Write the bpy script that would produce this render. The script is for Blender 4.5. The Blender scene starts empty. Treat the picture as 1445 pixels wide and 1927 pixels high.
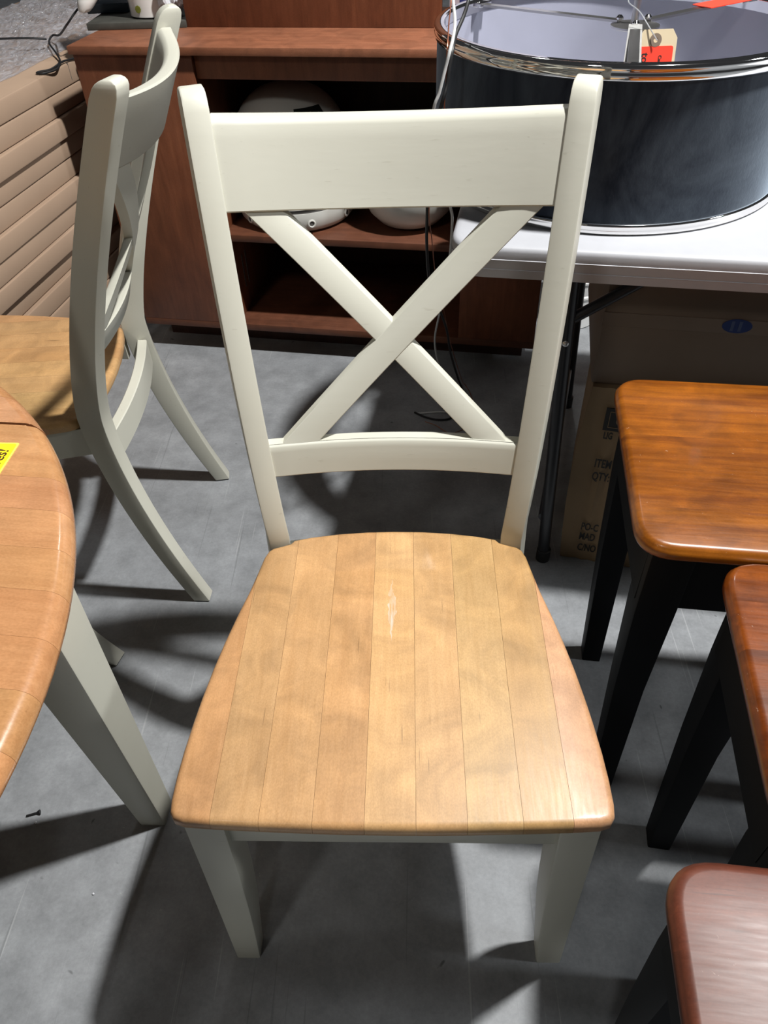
import bpy, bmesh, math, random
from mathutils import Vector, Matrix, noise
random.seed(7)
S = bpy.context.scene
COL = S.collection
PI = math.pi

# ------------------------------------------------------------------ camera
cam_d = bpy.data.cameras.new('camera')
cam = bpy.data.objects.new('camera', cam_d)
COL.objects.link(cam)
cam.matrix_world = (Matrix.Translation((0.0238, -0.3343, 1.218)) @ Matrix.Rotation(0.0503, 4, 'Z')
                    @ Matrix.Rotation(PI/2 - 0.7593, 4, 'X') @ Matrix.Rotation(-0.0405, 4, 'Z'))
cam_d.sensor_fit = 'VERTICAL'
cam_d.sensor_height = 32.0
cam_d.lens = 32.0*1398.86/1927
cam_d.clip_start = 0.02
S.camera = cam

# ------------------------------------------------------------------ world and lights
W = bpy.data.worlds.new('world')
S.world = W
W.use_nodes = True
bg = W.node_tree.nodes['Background']
bg.inputs[0].default_value = (0.93, 0.95, 1.0, 1)
bg.inputs[1].default_value = 0.03

def lamp(name, loc, watts, radius, col=(1, 1, 1)):
    d = bpy.data.lights.new(name, 'POINT')
    d.energy = watts
    d.shadow_soft_size = radius
    d.color = col
    o = bpy.data.objects.new(name, d)
    COL.objects.link(o)
    o.location = loc
    return o

lamp('high_bay_or_fill_lamp', (1.06, 0.62, 3.4), 565, 0.075, (1.0, 0.985, 0.96))
lamp('high_bay_or_fill_lamp', (6.5, -0.5, 4.6), 560, 0.4, (0.95, 0.98, 1.0))
lamp('high_bay_or_fill_lamp', (-2.4, -4.6, 5.5), 170, 0.4, (1.0, 0.97, 0.92))  # unseen fill lamp behind the viewpoint, added to brighten front-facing sides
lamp('high_bay_or_fill_lamp', (0.4, 6.4, 5.5), 110, 0.11, (1.0, 0.985, 0.96))

S.view_settings.view_transform = 'Standard'
S.view_settings.look = 'None'
S.view_settings.gamma = 1
S.view_settings.use_curve_mapping = False
S.view_settings.exposure = 0.12

# ------------------------------------------------------------------ materials
def nt(name):
    m = bpy.data.materials.new(name)
    m.use_nodes = True
    t = m.node_tree
    return m, t, t.nodes['Principled BSDF']

def N(t, kind, **kw):
    n = t.nodes.new(kind)
    for k, v in kw.items():
        setattr(n, k, v)
    return n

def setin(n, **kw):
    for k, v in kw.items():
        n.inputs[k.replace('_', ' ')].default_value = v
    return n

def mixc(t, fac, a, b, blend='MIX'):
    n = N(t, 'ShaderNodeMix', data_type='RGBA', blend_type=blend)
    for sock, v in ((n.inputs[0], fac), (n.inputs[6], a), (n.inputs[7], b)):
        if hasattr(v, 'node'):
            t.links.new(v, sock)
        elif isinstance(v, (tuple, list)):
            sock.default_value = (*v[:3], 1)
        else:
            sock.default_value = v
    return n.outputs[2]

def ramp(t, src, p0, p1, c0=(0, 0, 0), c1=(1, 1, 1)):
    r = N(t, 'ShaderNodeValToRGB')
    e = r.color_ramp.elements
    e[0].position, e[0].color = p0, (*c0, 1)
    e[1].position, e[1].color = p1, (*c1, 1)
    t.links.new(src, r.inputs[0])
    return r.outputs[0]

def coords(t, scale=(1, 1, 1), shift=True, rot=(0, 0, 0)):
    tc = N(t, 'ShaderNodeTexCoord')
    mp = N(t, 'ShaderNodeMapping')
    mp.inputs['Scale'].default_value = scale
    mp.inputs['Rotation'].default_value = rot
    if shift:
        oi = N(t, 'ShaderNodeObjectInfo')
        v = N(t, 'ShaderNodeVectorMath', operation='SCALE')
        v.inputs[0].default_value = (3.1, 7.7, 5.3)
        t.links.new(oi.outputs['Random'], v.inputs['Scale'])
        a = N(t, 'ShaderNodeVectorMath', operation='ADD')
        t.links.new(tc.outputs['Object'], a.inputs[0])
        t.links.new(v.outputs[0], a.inputs[1])
        t.links.new(a.outputs[0], mp.inputs['Vector'])
    else:
        t.links.new(tc.outputs['Object'], mp.inputs['Vector'])
    return mp.outputs[0]

def noise_tex(t, vec, scale, detail=4, rough=0.55, dist=0.0):
    n = N(t, 'ShaderNodeTexNoise')
    setin(n, Scale=scale, Detail=detail, Roughness=rough, Distortion=dist)
    t.links.new(vec, n.inputs['Vector'])
    return n.outputs['Fac']

def bump(t, b, src, strength, dist=0.002):
    n = N(t, 'ShaderNodeBump')
    n.inputs['Strength'].default_value = strength
    n.inputs['Distance'].default_value = dist
    t.links.new(src, n.inputs['Height'])
    t.links.new(n.outputs[0], b.inputs['Normal'])

def plain(name, col, rough=0.5, metal=0.0, spec=0.5, var=0.06, vscale=12, bmp=0.0, coat=0.0):
    m, t, b = nt(name)
    v = coords(t, shift=False)
    f = noise_tex(t, v, vscale, 5)
    lo = tuple(c*(1-var) for c in col)
    hi = tuple(min(1, c*(1+var)) for c in col)
    t.links.new(mixc(t, f, lo, hi), b.inputs['Base Color'])
    setin(b, Roughness=rough, Metallic=metal)
    b.inputs['Specular IOR Level'].default_value = spec
    b.inputs['Coat Weight'].default_value = coat
    b.inputs['Coat Roughness'].default_value = 0.15
    if bmp:
        bump(t, b, noise_tex(t, v, vscale*6, 6), bmp)
    return m

def wood(name, dark, light, axis='Y', rough=0.35, figure=0.35, coat=0.0, fleck=0.6, gs=1.0, tint=True, scuff=None, chips=None, spec=0.5, coat_rough=0.12):
    """board timber: grain runs along one object axis, each board shifted and tinted by its own colour"""
    m, t, b = nt(name)
    lo, hi = 0.09, 1.0
    sc = {'X': (lo, hi, hi), 'Y': (hi, lo, hi), 'Z': (hi, hi, lo)}[axis]
    v = coords(t, sc)
    g1 = noise_tex(t, v, 55*gs, 5, 0.6, 0.6)
    g2 = noise_tex(t, v, 260*gs, 3, 0.6)
    sf = {'X': (1.0, 0.8, 1), 'Y': (0.8, 1.0, 1), 'Z': (1, 1, 0.5)}[axis]
    vf = coords(t, sf)
    fig = noise_tex(t, vf, 16*gs, 3, 0.5, 1.4)
    a = mixc(t, ramp(t, g1, 0.25, 0.75), dark, light)
    fine = ramp(t, g2, 0.3, 0.75, (0.93, 0.92, 0.90), (1.03, 1.03, 1.03))
    a = mixc(t, 1.0, a, fine, 'MULTIPLY')
    spk = noise_tex(t, coords(t, (1, 0.6, 1) if axis == 'Y' else (0.6, 1, 1)), 620, 2, 0.6)
    a = mixc(t, 1.0, a, ramp(t, spk, 0.3, 0.7, (0.90, 0.89, 0.87), (1.08, 1.08, 1.09)), 'MULTIPLY')
    if figure:
        fr = ramp(t, fig, 0.3, 0.72, (1-figure*0.5,)*3, (1+figure*0.5,)*3)
        a = mixc(t, 1.0, a, fr, 'MULTIPLY')
    if fleck:
        vl = {'X': (0.05, 1, 1), 'Y': (1, 0.05, 1), 'Z': (1, 1, 0.05)}[axis]
        fl = noise_tex(t, coords(t, vl), 330*gs, 1, 0.4)
        a = mixc(t, ramp(t, fl, 0.75, 0.82, (0, 0, 0), (fleck,)*3), a, tuple(c*0.35 for c in dark))
    if tint:
        oi = N(t, 'ShaderNodeObjectInfo')
        a = mixc(t, 1.0, a, oi.outputs['Color'], 'MULTIPLY')
    if chips:
        cv = coords(t, (1, 1, 1))
        cf = noise_tex(t, cv, 75, 4, 0.75, 2.0)
        a = mixc(t, ramp(t, cf, 0.695, 0.72, (0, 0, 0), (chips,)*3), a, (0.62, 0.5, 0.4))
    if scuff:
        x0, y0, y1, wd = scuff
        tc = N(t, 'ShaderNodeTexCoord')
        sp = N(t, 'ShaderNodeSeparateXYZ')
        t.links.new(tc.outputs['Object'], sp.inputs[0])
        wob = noise_tex(t, coords(t, (1, 1, 1), False), 30, 3)
        def math_(op, p, q=None):
            n = N(t, 'ShaderNodeMath', operation=op)
            for i, s in enumerate((p, q)):
                if s is None:
                    continue
                if hasattr(s, 'node'):
                    t.links.new(s, n.inputs[i])
                else:
                    n.inputs[i].default_value = s
            return n.outputs[0]
        dx = math_('ABSOLUTE', math_('ADD', math_('SUBTRACT', sp.outputs[0], x0), math_('MULTIPLY', math_('SUBTRACT', wob, 0.5), 0.026)))
        dy = math_('ABSOLUTE', math_('SUBTRACT', sp.outputs[1], (y0+y1)/2))
        taper = math_('SUBTRACT', 1.0, math_('DIVIDE', dy, (y1-y0)/2))
        lim = math_('MULTIPLY', taper, wd*1.6)
        mask = math_('MULTIPLY', math_('LESS_THAN', dx, lim), math_('MULTIPLY', ramp(t, g2, 0.38, 0.6), 0.75))
        a = mixc(t, mask, a, (0.62, 0.55, 0.47))
    t.links.new(a, b.inputs['Base Color'])
    rr = ramp(t, g2, 0.2, 0.8, (rough*0.85,)*3, (rough*1.2,)*3)
    t.links.new(rr, b.inputs['Roughness'])
    b.inputs['Specular IOR Level'].default_value = spec
    b.inputs['Coat Weight'].default_value = coat
    b.inputs['Coat Roughness'].default_value = coat_rough
    bump(t, b, g2, 0.06, 0.0006)
    return m

def concrete():
    m, t, b = nt('concrete_floor')
    v = coords(t, shift=False)
    n1 = noise_tex(t, v, 2.2, 6, 0.6, 0.5)
    n2 = noise_tex(t, v, 14, 8, 0.7)
    n3 = noise_tex(t, v, 160, 4, 0.7)
    a = mixc(t, ramp(t, n1, 0.3, 0.7), (0.235, 0.248, 0.262), (0.330, 0.345, 0.360))
    a = mixc(t, 1.0, a, ramp(t, n2, 0.25, 0.8, (0.68,)*3, (1.25,)*3), 'MULTIPLY')
    a = mixc(t, 1.0, a, ramp(t, n3, 0.25, 0.8, (0.86,)*3, (1.1,)*3), 'MULTIPLY')
    # long fine scratches in three directions
    for rz, s, thr in ((0.5, 5, 0.715), (-0.9, 6, 0.72), (1.9, 4, 0.725)):
        vs = coords(t, (26, 0.5, 1), False, (0, 0, rz))
        sc = noise_tex(t, vs, s, 2, 0.5, 0.25)
        a = mixc(t, ramp(t, sc, thr, thr+0.02, (0,)*3, (0.35,)*3), a, (0.46, 0.47, 0.48))
        sd = noise_tex(t, coords(t, (18, 0.35, 1), False, (0, 0, rz+0.7)), s, 2, 0.5, 0.4)
        a = mixc(t, ramp(t, sd, thr, thr+0.02, (0,)*3, (0.35,)*3), a, (0.11, 0.115, 0.12))
    # pale scuffed specks and dark drips
    vo = N(t, 'ShaderNodeTexNoise')
    setin(vo, Scale=38, Detail=8, Roughness=0.8)
    t.links.new(v, vo.inputs['Vector'])
    pm = mixc(t, 1.0, ramp(t, vo.outputs['Fac'], 0.64, 0.70), ramp(t, n1, 0.5, 0.66), 'MULTIPLY')
    a = mixc(t, pm, a, (0.60, 0.61, 0.61))
    dk = noise_tex(t, v, 24, 2, 0.4, 0.6)
    a = mixc(t, ramp(t, dk, 0.755, 0.78, (0,)*3, (0.6,)*3), a, (0.03, 0.032, 0.035))
    t.links.new(a, b.inputs['Base Color'])
    t.links.new(ramp(t, n2, 0.2, 0.8, (0.42,)*3, (0.62,)*3), b.inputs['Roughness'])
    b.inputs['Specular IOR Level'].default_value = 0.35
    bump(t, b, n3, 0.08, 0.001)
    return m

def velvet():
    m, t, b = nt('slate_velvet')
    v = coords(t, (1, 1, 0.55), False)
    f = noise_tex(t, v, 7, 6, 0.62, 2.2)
    f2 = noise_tex(t, v, 260, 3, 0.6)
    a = mixc(t, ramp(t, f, 0.35, 0.72), (0.012, 0.017, 0.028), (0.060, 0.075, 0.095))
    t.links.new(a, b.inputs['Base Color'])
    setin(b, Roughness=0.85)
    b.inputs['Specular IOR Level'].default_value = 0.2
    b.inputs['Sheen Weight'].default_value = 0.8
    b.inputs['Sheen Roughness'].default_value = 0.4
    b.inputs['Sheen Tint'].default_value = (0.55, 0.66, 0.8, 1)
    bump(t, b, f2, 0.25, 0.0008)
    return m

def film():
    m = bpy.data.materials.new('clear_plastic_film')
    m.use_nodes = True
    t = m.node_tree
    t.nodes.remove(t.nodes['Principled BSDF'])
    out = t.nodes['Material Output']
    tr = N(t, 'ShaderNodeBsdfTransparent')
    tr.inputs[0].default_value = (0.93, 0.93, 0.95, 1)
    gl = N(t, 'ShaderNodeBsdfGlossy')
    gl.inputs['Roughness'].default_value = 0.1
    gl.inputs[0].default_value = (1, 1, 1, 1)
    di = N(t, 'ShaderNodeBsdfDiffuse')
    di.inputs[0].default_value = (0.75, 0.75, 0.8, 1)
    v = coords(t, (1, 1, 1), False, (0, 0, 0.9))
    v2 = coords(t, (6, 1.2, 1), False, (0, 0, 0.5))
    h = noise_tex(t, v2, 40, 3, 0.6, 0.8)
    bp = N(t, 'ShaderNodeBump')
    bp.inputs['Strength'].default_value = 1.0
    bp.inputs['Distance'].default_value = 0.02
    t.links.new(h, bp.inputs['Height'])
    t.links.new(bp.outputs[0], gl.inputs['Normal'])
    m1 = N(t, 'ShaderNodeMixShader')
    m1.inputs[0].default_value = 0.35
    t.links.new(gl.outputs[0], m1.inputs[1])
    t.links.new(di.outputs[0], m1.inputs[2])
    m2 = N(t, 'ShaderNodeMixShader')
    f = ramp(t, noise_tex(t, v2, 9, 5, 0.7, 1.5), 0.35, 0.65, (0.25,)*3, (0.85,)*3)
    t.links.new(f, m2.inputs[0])
    t.links.new(tr.outputs[0], m2.inputs[1])
    t.links.new(m1.outputs[0], m2.inputs[2])
    t.links.new(m2.outputs[0], out.inputs['Surface'])
    return m

def cream_paint():
    m, t, b = nt('cream_paint')
    v = coords(t, shift=False)
    f = noise_tex(t, v, 7, 4)
    a = mixc(t, f, (0.53, 0.525, 0.445), (0.59, 0.585, 0.505))
    vs = coords(t, (0.12, 1, 1), True)
    p = noise_tex(t, vs, 240, 2, 0.5)
    pores = ramp(t, p, 0.70, 0.76)
    a = mixc(t, mixc(t, 1.0, pores, (0.3, 0.3, 0.3), 'MULTIPLY'), a, (0.36, 0.34, 0.27))
    t.links.new(a, b.inputs['Base Color'])
    setin(b, Roughness=0.42)
    b.inputs['Specular IOR Level'].default_value = 0.45
    bump(t, b, noise_tex(t, vs, 120, 4, 0.6), 0.10, 0.001)
    return m

M = dict(
    paint=cream_paint(),
    maple=wood('maple_board', (0.480, 0.278, 0.122), (0.550, 0.336, 0.160), 'Y', 0.42, 0.34, coat=0.15),
    maple_scuffed=wood('maple_board_scuffed', (0.480, 0.278, 0.122), (0.550, 0.336, 0.160), 'Y', 0.42, 0.34, coat=0.15, scuff=(-0.002, 0.228, 0.332, 0.0030)),
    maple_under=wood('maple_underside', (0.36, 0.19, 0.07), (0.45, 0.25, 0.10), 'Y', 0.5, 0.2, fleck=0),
    table_maple=wood('honey_maple_board', (0.40, 0.190, 0.080), (0.50, 0.262, 0.120), 'X', 0.26, 0.22, coat=0.3, fleck=0.25),
    stool_wood=wood('amber_stained_board', (0.120, 0.029, 0.002), (0.31, 0.096, 0.006), 'X', 0.32, 0.5, coat=0.35, fleck=0.6, chips=0.6),
    stool_red=wood('mahogany_stained_board', (0.070, 0.020, 0.012), (0.14, 0.040, 0.020), 'X', 0.44, 0.25, coat=0.2, fleck=0.5, chips=0.25, coat_rough=0.36, spec=0.35),
    stool_black=plain('black_leg_paint', (0.006, 0.0065, 0.008), 0.6, var=0.2, spec=0.12),
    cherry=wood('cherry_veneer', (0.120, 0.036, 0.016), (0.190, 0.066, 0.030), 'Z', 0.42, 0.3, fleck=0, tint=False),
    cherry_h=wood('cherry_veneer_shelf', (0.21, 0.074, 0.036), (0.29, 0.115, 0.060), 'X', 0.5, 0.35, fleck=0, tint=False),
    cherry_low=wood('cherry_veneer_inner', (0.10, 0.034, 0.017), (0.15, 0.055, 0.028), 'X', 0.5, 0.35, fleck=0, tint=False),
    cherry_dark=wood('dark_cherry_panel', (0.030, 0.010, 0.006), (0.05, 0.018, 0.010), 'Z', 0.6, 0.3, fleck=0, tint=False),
    concrete=concrete(),
    kraft=plain('kraft_cardboard', (0.36, 0.255, 0.180), 0.8, var=0.10, vscale=5, bmp=0.05, spec=0.2),
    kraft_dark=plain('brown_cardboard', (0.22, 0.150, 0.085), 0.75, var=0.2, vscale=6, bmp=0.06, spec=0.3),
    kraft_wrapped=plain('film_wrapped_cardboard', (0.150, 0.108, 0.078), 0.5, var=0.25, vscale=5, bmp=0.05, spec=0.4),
    tape=plain('clear_brown_tape', (0.165, 0.120, 0.088), 0.3, var=0.1),
    ink=plain('black_ink', (0.012, 0.011, 0.010), 0.7, var=0.1),
    plastic_grey=plain('pale_grey_plastic', (0.44, 0.45, 0.48), 0.45, var=0.05, vscale=40, bmp=0.05),
    black_metal=plain('black_enamel_tube', (0.010, 0.010, 0.013), 0.35, var=0.2),
    chrome=plain('polished_chrome', (0.86, 0.85, 0.84), 0.06, metal=1.0, var=0.02),
    nickel=plain('brushed_nickel', (0.62, 0.61, 0.60), 0.28, metal=1.0, var=0.04),
    velvet=velvet(),
    liner=plain('lilac_grey_liner', (0.36, 0.37, 0.46), 0.6, var=0.10, vscale=7, bmp=0.03),
    duct=plain('silver_cloth_tape', (0.34, 0.34, 0.33), 0.45, var=0.25, vscale=30),
    manila=plain('manila_card', (0.70, 0.58, 0.38), 0.7, var=0.03),
    red=plain('fluorescent_red_sticker', (0.90, 0.060, 0.030), 0.5, var=0.03),
    grommet=plain('brown_paper_grommet', (0.20, 0.15, 0.11), 0.7),
    yellow=plain('yellow_note_paper', (0.92, 0.68, 0.012), 0.6, var=0.02),
    note_border=plain('pale_yellow_edge', (0.95, 0.80, 0.12), 0.6, var=0.02),
    marker=plain('brown_black_marker', (0.055, 0.022, 0.006), 0.6),
    ceramic=plain('white_glazed_ceramic', (0.72, 0.70, 0.67), 0.22, var=0.06, vscale=20, coat=0.4),
    appliance=plain('glossy_white_plastic', (0.62, 0.62, 0.58), 0.3, var=0.04, coat=0.2),
    glass_dark=plain('dark_display_glass', (0.010, 0.016, 0.016), 0.1, var=0.1),
    seam=plain('grey_rubber_seal', (0.09, 0.085, 0.08), 0.6),
    label_white=plain('white_sticker', (0.74, 0.76, 0.82), 0.5),
    green=plain('green_print', (0.06, 0.42, 0.14), 0.5),
    navy_print=plain('navy_print', (0.02, 0.03, 0.14), 0.5),
    rainbow=plain('orange_yellow_print', (0.65, 0.30, 0.05), 0.5, var=0.6, vscale=90),
    white_box=plain('white_coated_carton', (0.62, 0.62, 0.74), 0.5, var=0.03),
    slate=plain('dark_stone_slab', (0.060, 0.060, 0.052), 0.5, var=0.5, vscale=25),
    rubber=plain('black_rubber', (0.010, 0.010, 0.011), 0.5),
    white_cord=plain('white_cord_sheath', (0.55, 0.56, 0.56), 0.4),
    copper=plain('bare_copper_wire', (0.45, 0.17, 0.10), 0.35, metal=0.8),
    wire_grey=plain('steel_tie_wire', (0.65, 0.67, 0.70), 0.35, metal=0.6),
    film=film(),
    moss=plain('olive_sticker', (0.16, 0.17, 0.02), 0.6, var=0.6, vscale=120),
    blue_sticker=plain('blue_foil_sticker', (0.012, 0.028, 0.12), 0.4, var=0.2),
    blue_print=plain('pale_blue_print', (0.05, 0.07, 0.15), 0.5),
    bucket=plain('white_bucket_plastic', (0.70, 0.71, 0.70), 0.4, var=0.03),
    crinkle=plain('crumpled_white_plastic', (0.70, 0.72, 0.76), 0.2, var=0.2),
    teal=plain('dark_teal_plastic', (0.012, 0.03, 0.05), 0.5),
)

# ------------------------------------------------------------------ mesh helpers
def finish(name, bm, mat, parent=None, angle=40, loc=None, rot=None, color=None):
    bmesh.ops.recalc_face_normals(bm, faces=bm.faces)
    me = bpy.data.meshes.new(name)
    bm.to_mesh(me)
    bm.free()
    for p in me.polygons:
        p.use_smooth = True
    me.set_sharp_from_angle(angle=math.radians(angle))
    me.materials.append(mat)
    o = bpy.data.objects.new(name, me)
    COL.objects.link(o)
    if parent is not None:
        o.parent = parent
    if loc is not None:
        o.location = loc
    if rot is not None:
        o.rotation_euler = rot
    if color is not None:
        o.color = (*color, 1)
    return o

def add_box(bm, x0, x1, y0, y1, z0, z1, bev=0.0, seg=2):
    r = bmesh.ops.create_cube(bm, size=1)
    vs = r['verts']
    for v in vs:
        v.co = Vector(((x0+x1)/2 + v.co.x*(x1-x0), (y0+y1)/2 + v.co.y*(y1-y0), (z0+z1)/2 + v.co.z*(z1-z0)))
    if bev:
        es = list({e for v in vs for e in v.link_edges})
        bmesh.ops.bevel(bm, geom=es, offset=bev, segments=seg, affect='EDGES', profile=0.5)

def box(name, dims, mat, parent=None, bev=0.002, seg=2, **kw):
    bm = bmesh.new()
    add_box(bm, *dims, bev=bev, seg=seg)
    return finish(name, bm, mat, parent, **kw)

def loft(bm, rings, cap=True, closed=True):
    vr = [[bm.verts.new(p) for p in r] for r in rings]
    n = len(vr[0])
    for a, b in zip(vr, vr[1:]):
        for i in range(n if closed else n-1):
            j = (i+1) % n
            bm.faces.new((a[i], a[j], b[j], b[i]))
    if cap:
        bm.faces.new(vr[0][::-1])
        bm.faces.new(vr[-1])
    return vr

def round_poly(pts, r, seg=3):
    """2D polygon with every corner rounded"""
    out = []
    n = len(pts)
    for i in range(n):
        p = Vector(pts[i]); a = Vector(pts[i-1]); b = Vector(pts[(i+1) % n])
        da = (a-p); db = (b-p)
        rr = min(r, da.length*0.45, db.length*0.45)
        p0 = p + da.normalized()*rr
        p1 = p + db.normalized()*rr
        for k in range(seg+1):
            s = k/seg
            out.append(p0*(1-s)**2 + p*2*s*(1-s) + p1*s*s)
    return out

def tube(bm, pts, r, sides=8, cap=True):
    pts = [Vector(p) for p in pts]
    rings = []
    up = Vector((0, 0, 1))
    prev = None
    for i, p in enumerate(pts):
        d = (pts[min(i+1, len(pts)-1)] - pts[max(i-1, 0)])
        d = d.normalized() if d.length > 1e-9 else Vector((0, 0, 1))
        if prev is None:
            x = d.cross(up if abs(d.z) < 0.9 else Vector((1, 0, 0))).normalized()
        else:
            x = (prev - d*prev.dot(d)).normalized()
        prev = x
        y = d.cross(x)
        rings.append([p + (x*math.cos(2*PI*k/sides) + y*math.sin(2*PI*k/sides))*r for k in range(sides)])
    loft(bm, rings, cap)

def spline(pts, n=8):
    P = [Vector(p) for p in pts]
    P = [P[0]*2-P[1]] + P + [P[-1]*2-P[-2]]
    out = []
    for i in range(1, len(P)-2):
        for k in range(n):
            s = k/n
            a, b, c, d = P[i-1], P[i], P[i+1], P[i+2]
            out.append(0.5*((2*b) + (c-a)*s + (2*a-5*b+4*c-d)*s*s + (3*b-a-3*c+d)*s**3))
    out.append(P[-2])
    return out

def lathe(bm, prof, cx=0, cy=0, seg=48, cap=True):
    rings = [[Vector((cx + r*math.cos(2*PI*k/seg), cy + r*math.sin(2*PI*k/seg), z)) for k in range(seg)] for r, z in prof]
    loft(bm, rings, cap)

def ring_solid(bm, prof, cx=0, cy=0, seg=96):
    """closed profile (r,z) swept round"""
    rings = []
    for k in range(seg):
        a = 2*PI*k/seg
        rings.append([Vector((cx + r*math.cos(a), cy + r*math.sin(a), z)) for r, z in prof])
    rings.append(rings[0])
    vr = [[bm.verts.new(p) for p in r] for r in rings[:-1]]
    vr.append(vr[0])
    n = len(prof)
    for a, b in zip(vr, vr[1:]):
        for i in range(n):
            j = (i+1) % n
            bm.faces.new((a[i], a[j], b[j], b[i]))

def inset(poly, d):
    n = len(poly)
    out = []
    for i in range(n):
        a, p, b = poly[i-1], poly[i], poly[(i+1) % n]
        t = (b-a)
        t = t.normalized() if t.length > 1e-9 else Vector((1, 0))
        nrm = Vector((-t.y, t.x))
        out.append(p + nrm*d)
    return out

def slab(bm, poly, layers):
    """layers: (inset, z); poly counter-clockwise"""
    loft(bm, [[Vector((q.x, q.y, z)) for q in inset(poly, d)] for d, z in layers])

def strips(base, axis, cuts, gap):
    """cut a bmesh into boards along an axis; returns bmeshes"""
    res = []
    ax = Vector((1, 0, 0)) if axis == 'X' else Vector((0, 1, 0))
    for a, b in zip(cuts, cuts[1:]):
        bm = base.copy()
        for co, out in ((a + gap/2 if a is not cuts[0] else a, False), (b - gap/2, True)):
            g = bm.verts[:] + bm.edges[:] + bm.faces[:]
            r = bmesh.ops.bisect_plane(bm, geom=g, dist=1e-6, plane_co=ax*co, plane_no=ax, clear_outer=out, clear_inner=not out)
            es = [e for e in r['geom_cut'] if isinstance(e, bmesh.types.BMEdge)]
            if es:
                bmesh.ops.edgeloop_fill(bm, edges=es)
        res.append(bm)
    return res

def thing(name, label, cat, loc=(0, 0, 0), rz=0.0, group=None):
    o = bpy.data.objects.new(name, None)
    o.empty_display_size = 0.05
    COL.objects.link(o)
    o.location = loc
    o.rotation_euler = (0, 0, rz)
    return tag(o, label, cat, group)

def tag(o, label=None, cat=None, group=None, kind=None):
    if label: o['label'] = label
    if cat: o['category'] = cat
    if group: o['group'] = group
    if kind: o['kind'] = kind
    return o

def copy_tree(o, parent=None):
    c = o.copy()
    COL.objects.link(c)
    if parent is not None:
        c.parent = parent
    for ch in list(o.children):
        copy_tree(ch, c)
    return c

def text_mesh(name, body, size, mat, parent, loc, rot, shear=0.0, extrude=0.0, offset=0.0, xs=1.0):
    cu = bpy.data.curves.new(name, 'FONT')
    cu.body = body
    cu.size = size
    cu.shear = shear
    cu.offset = offset
    cu.resolution_u = 3
    tmp = bpy.data.objects.new(name+'_tmp', cu)
    COL.objects.link(tmp)
    dg = bpy.context.evaluated_depsgraph_get()
    me = bpy.data.meshes.new_from_object(tmp.evaluated_get(dg))
    bpy.data.objects.remove(tmp)
    bpy.data.curves.remove(cu)
    me.materials.clear()
    me.materials.append(mat)
    me.name = name
    o = bpy.data.objects.new(name, me)
    COL.objects.link(o)
    o.parent = parent
    o.location = loc
    o.rotation_euler = rot
    o.scale = (xs, 1, 1)
    return o

# ------------------------------------------------------------------ setting: the floor
bm = bmesh.new()
add_box(bm, -6, 6, -4, 9, -0.12, 0.0)
floor = tag(finish('floor', bm, M['concrete']), 'grey sealed concrete floor with scratches and scuffs', kind='structure')

# ------------------------------------------------------------------ cross-back dining chair
SH = 0.46
HT = 0.9914
DS, YT, YB = 0.396, 0.1952, 0.1141
WS, WT, WB = 0.3552/2, 0.4672/2, 0.4204/2

def lerp(a, b, s): return a + (b-a)*s

def post_corner(z):
    """front outer corner of the right back post at height z"""
    if z >= SH:
        s = (z-SH)/(HT-SH)
        return Vector((lerp(WS, WT, s), DS + YT*s**1.3))
    s = (SH-z)/SH
    return Vector((lerp(WS, WB, s), DS + YB*s**1.6))

def post_dims(z):
    if z >= SH:
        s = (z-SH)/(HT-SH)
        return 0.0300, lerp(0.050, 0.040, s), lerp(0.30, 0.36, s)
    s = (SH-z)/SH
    return 0.0300, lerp(0.050, 0.034, s), lerp(0.30, 0.10, s)

def post_ring(z, sgn, din=0.0, win=0.0):
    C = post_corner(z)
    w, d, ph = post_dims(z)
    inn = Vector((-math.cos(ph), math.sin(ph)))
    bk = Vector((math.sin(ph), math.cos(ph)))
    C = C + inn*win + bk*din
    w -= 2*win
    d -= 2*din
    q = [C, C+bk*d, C+inn*w+bk*d, C+inn*w]
    r = round_poly(q, 0.0025, 2)
    return [Vector((p.x*sgn, p.y, z)) for p in r]

def rail_edge(z):
    C = post_corner(z)
    w, d, ph = post_dims(z)
    return C.x - w*math.cos(ph), C.y + w*math.sin(ph)

def bent(x, z, off=0.0):
    """point on the bowed back: bends backwards and, following the rake, a little down"""
    xe, ye = rail_edge(z)
    s = min(1, max(0, (z-0.58)/0.30))
    b = lerp(0.018, 0.035, s)*(1-min(1, (x/xe)**2))
    return Vector((x, ye + 0.002 + b + off, z - b*lerp(0.22, 0.34, s)))

def bowed_rail(bm, z0, z1, thick, bow, over=0.005, nx=24, nz=6, rtop=0.007, drop=0.0):
    rings = []
    for i in range(nx+1):
        s = -1 + 2*i/nx
        ring = []
        prof = []                       # (offset back, z)
        for k in range(nz+1):
            prof.append((0.0, lerp(z0+0.002, z1-rtop, k/nz)))
        prof += [(0.0012, z1-rtop*0.5), (0.0045, z1-rtop*0.12), (rtop, z1), (thick-0.003, z1), (thick, z1-0.003), (thick, z0+0.003), (thick-0.003, z0), (0.002, z0)]
        for off, z in prof:
            xe, _ = rail_edge(z)
            x = s*(xe+over)
            ring.append(bent(x, z, off))
        rings.append(ring)
    loft(bm, rings)

def cross_slat(bm, xb, xt, zb, zt, half, off, thick, bow, n=20):
    rings = []
    for i in range(n+1):
        s = i/n
        xc, z = lerp(xb, xt, s), lerp(zb, zt, s)
        ring = []
        for dx, dy in ((-half, 0.0012), (-half+0.0016, 0), (half-0.0016, 0), (half, 0.0012), (half, thick), (-half, thick)):
            ring.append(bent(xc+dx, z, off + dy))
        rings.append(ring)
    loft(bm, rings)

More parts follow.
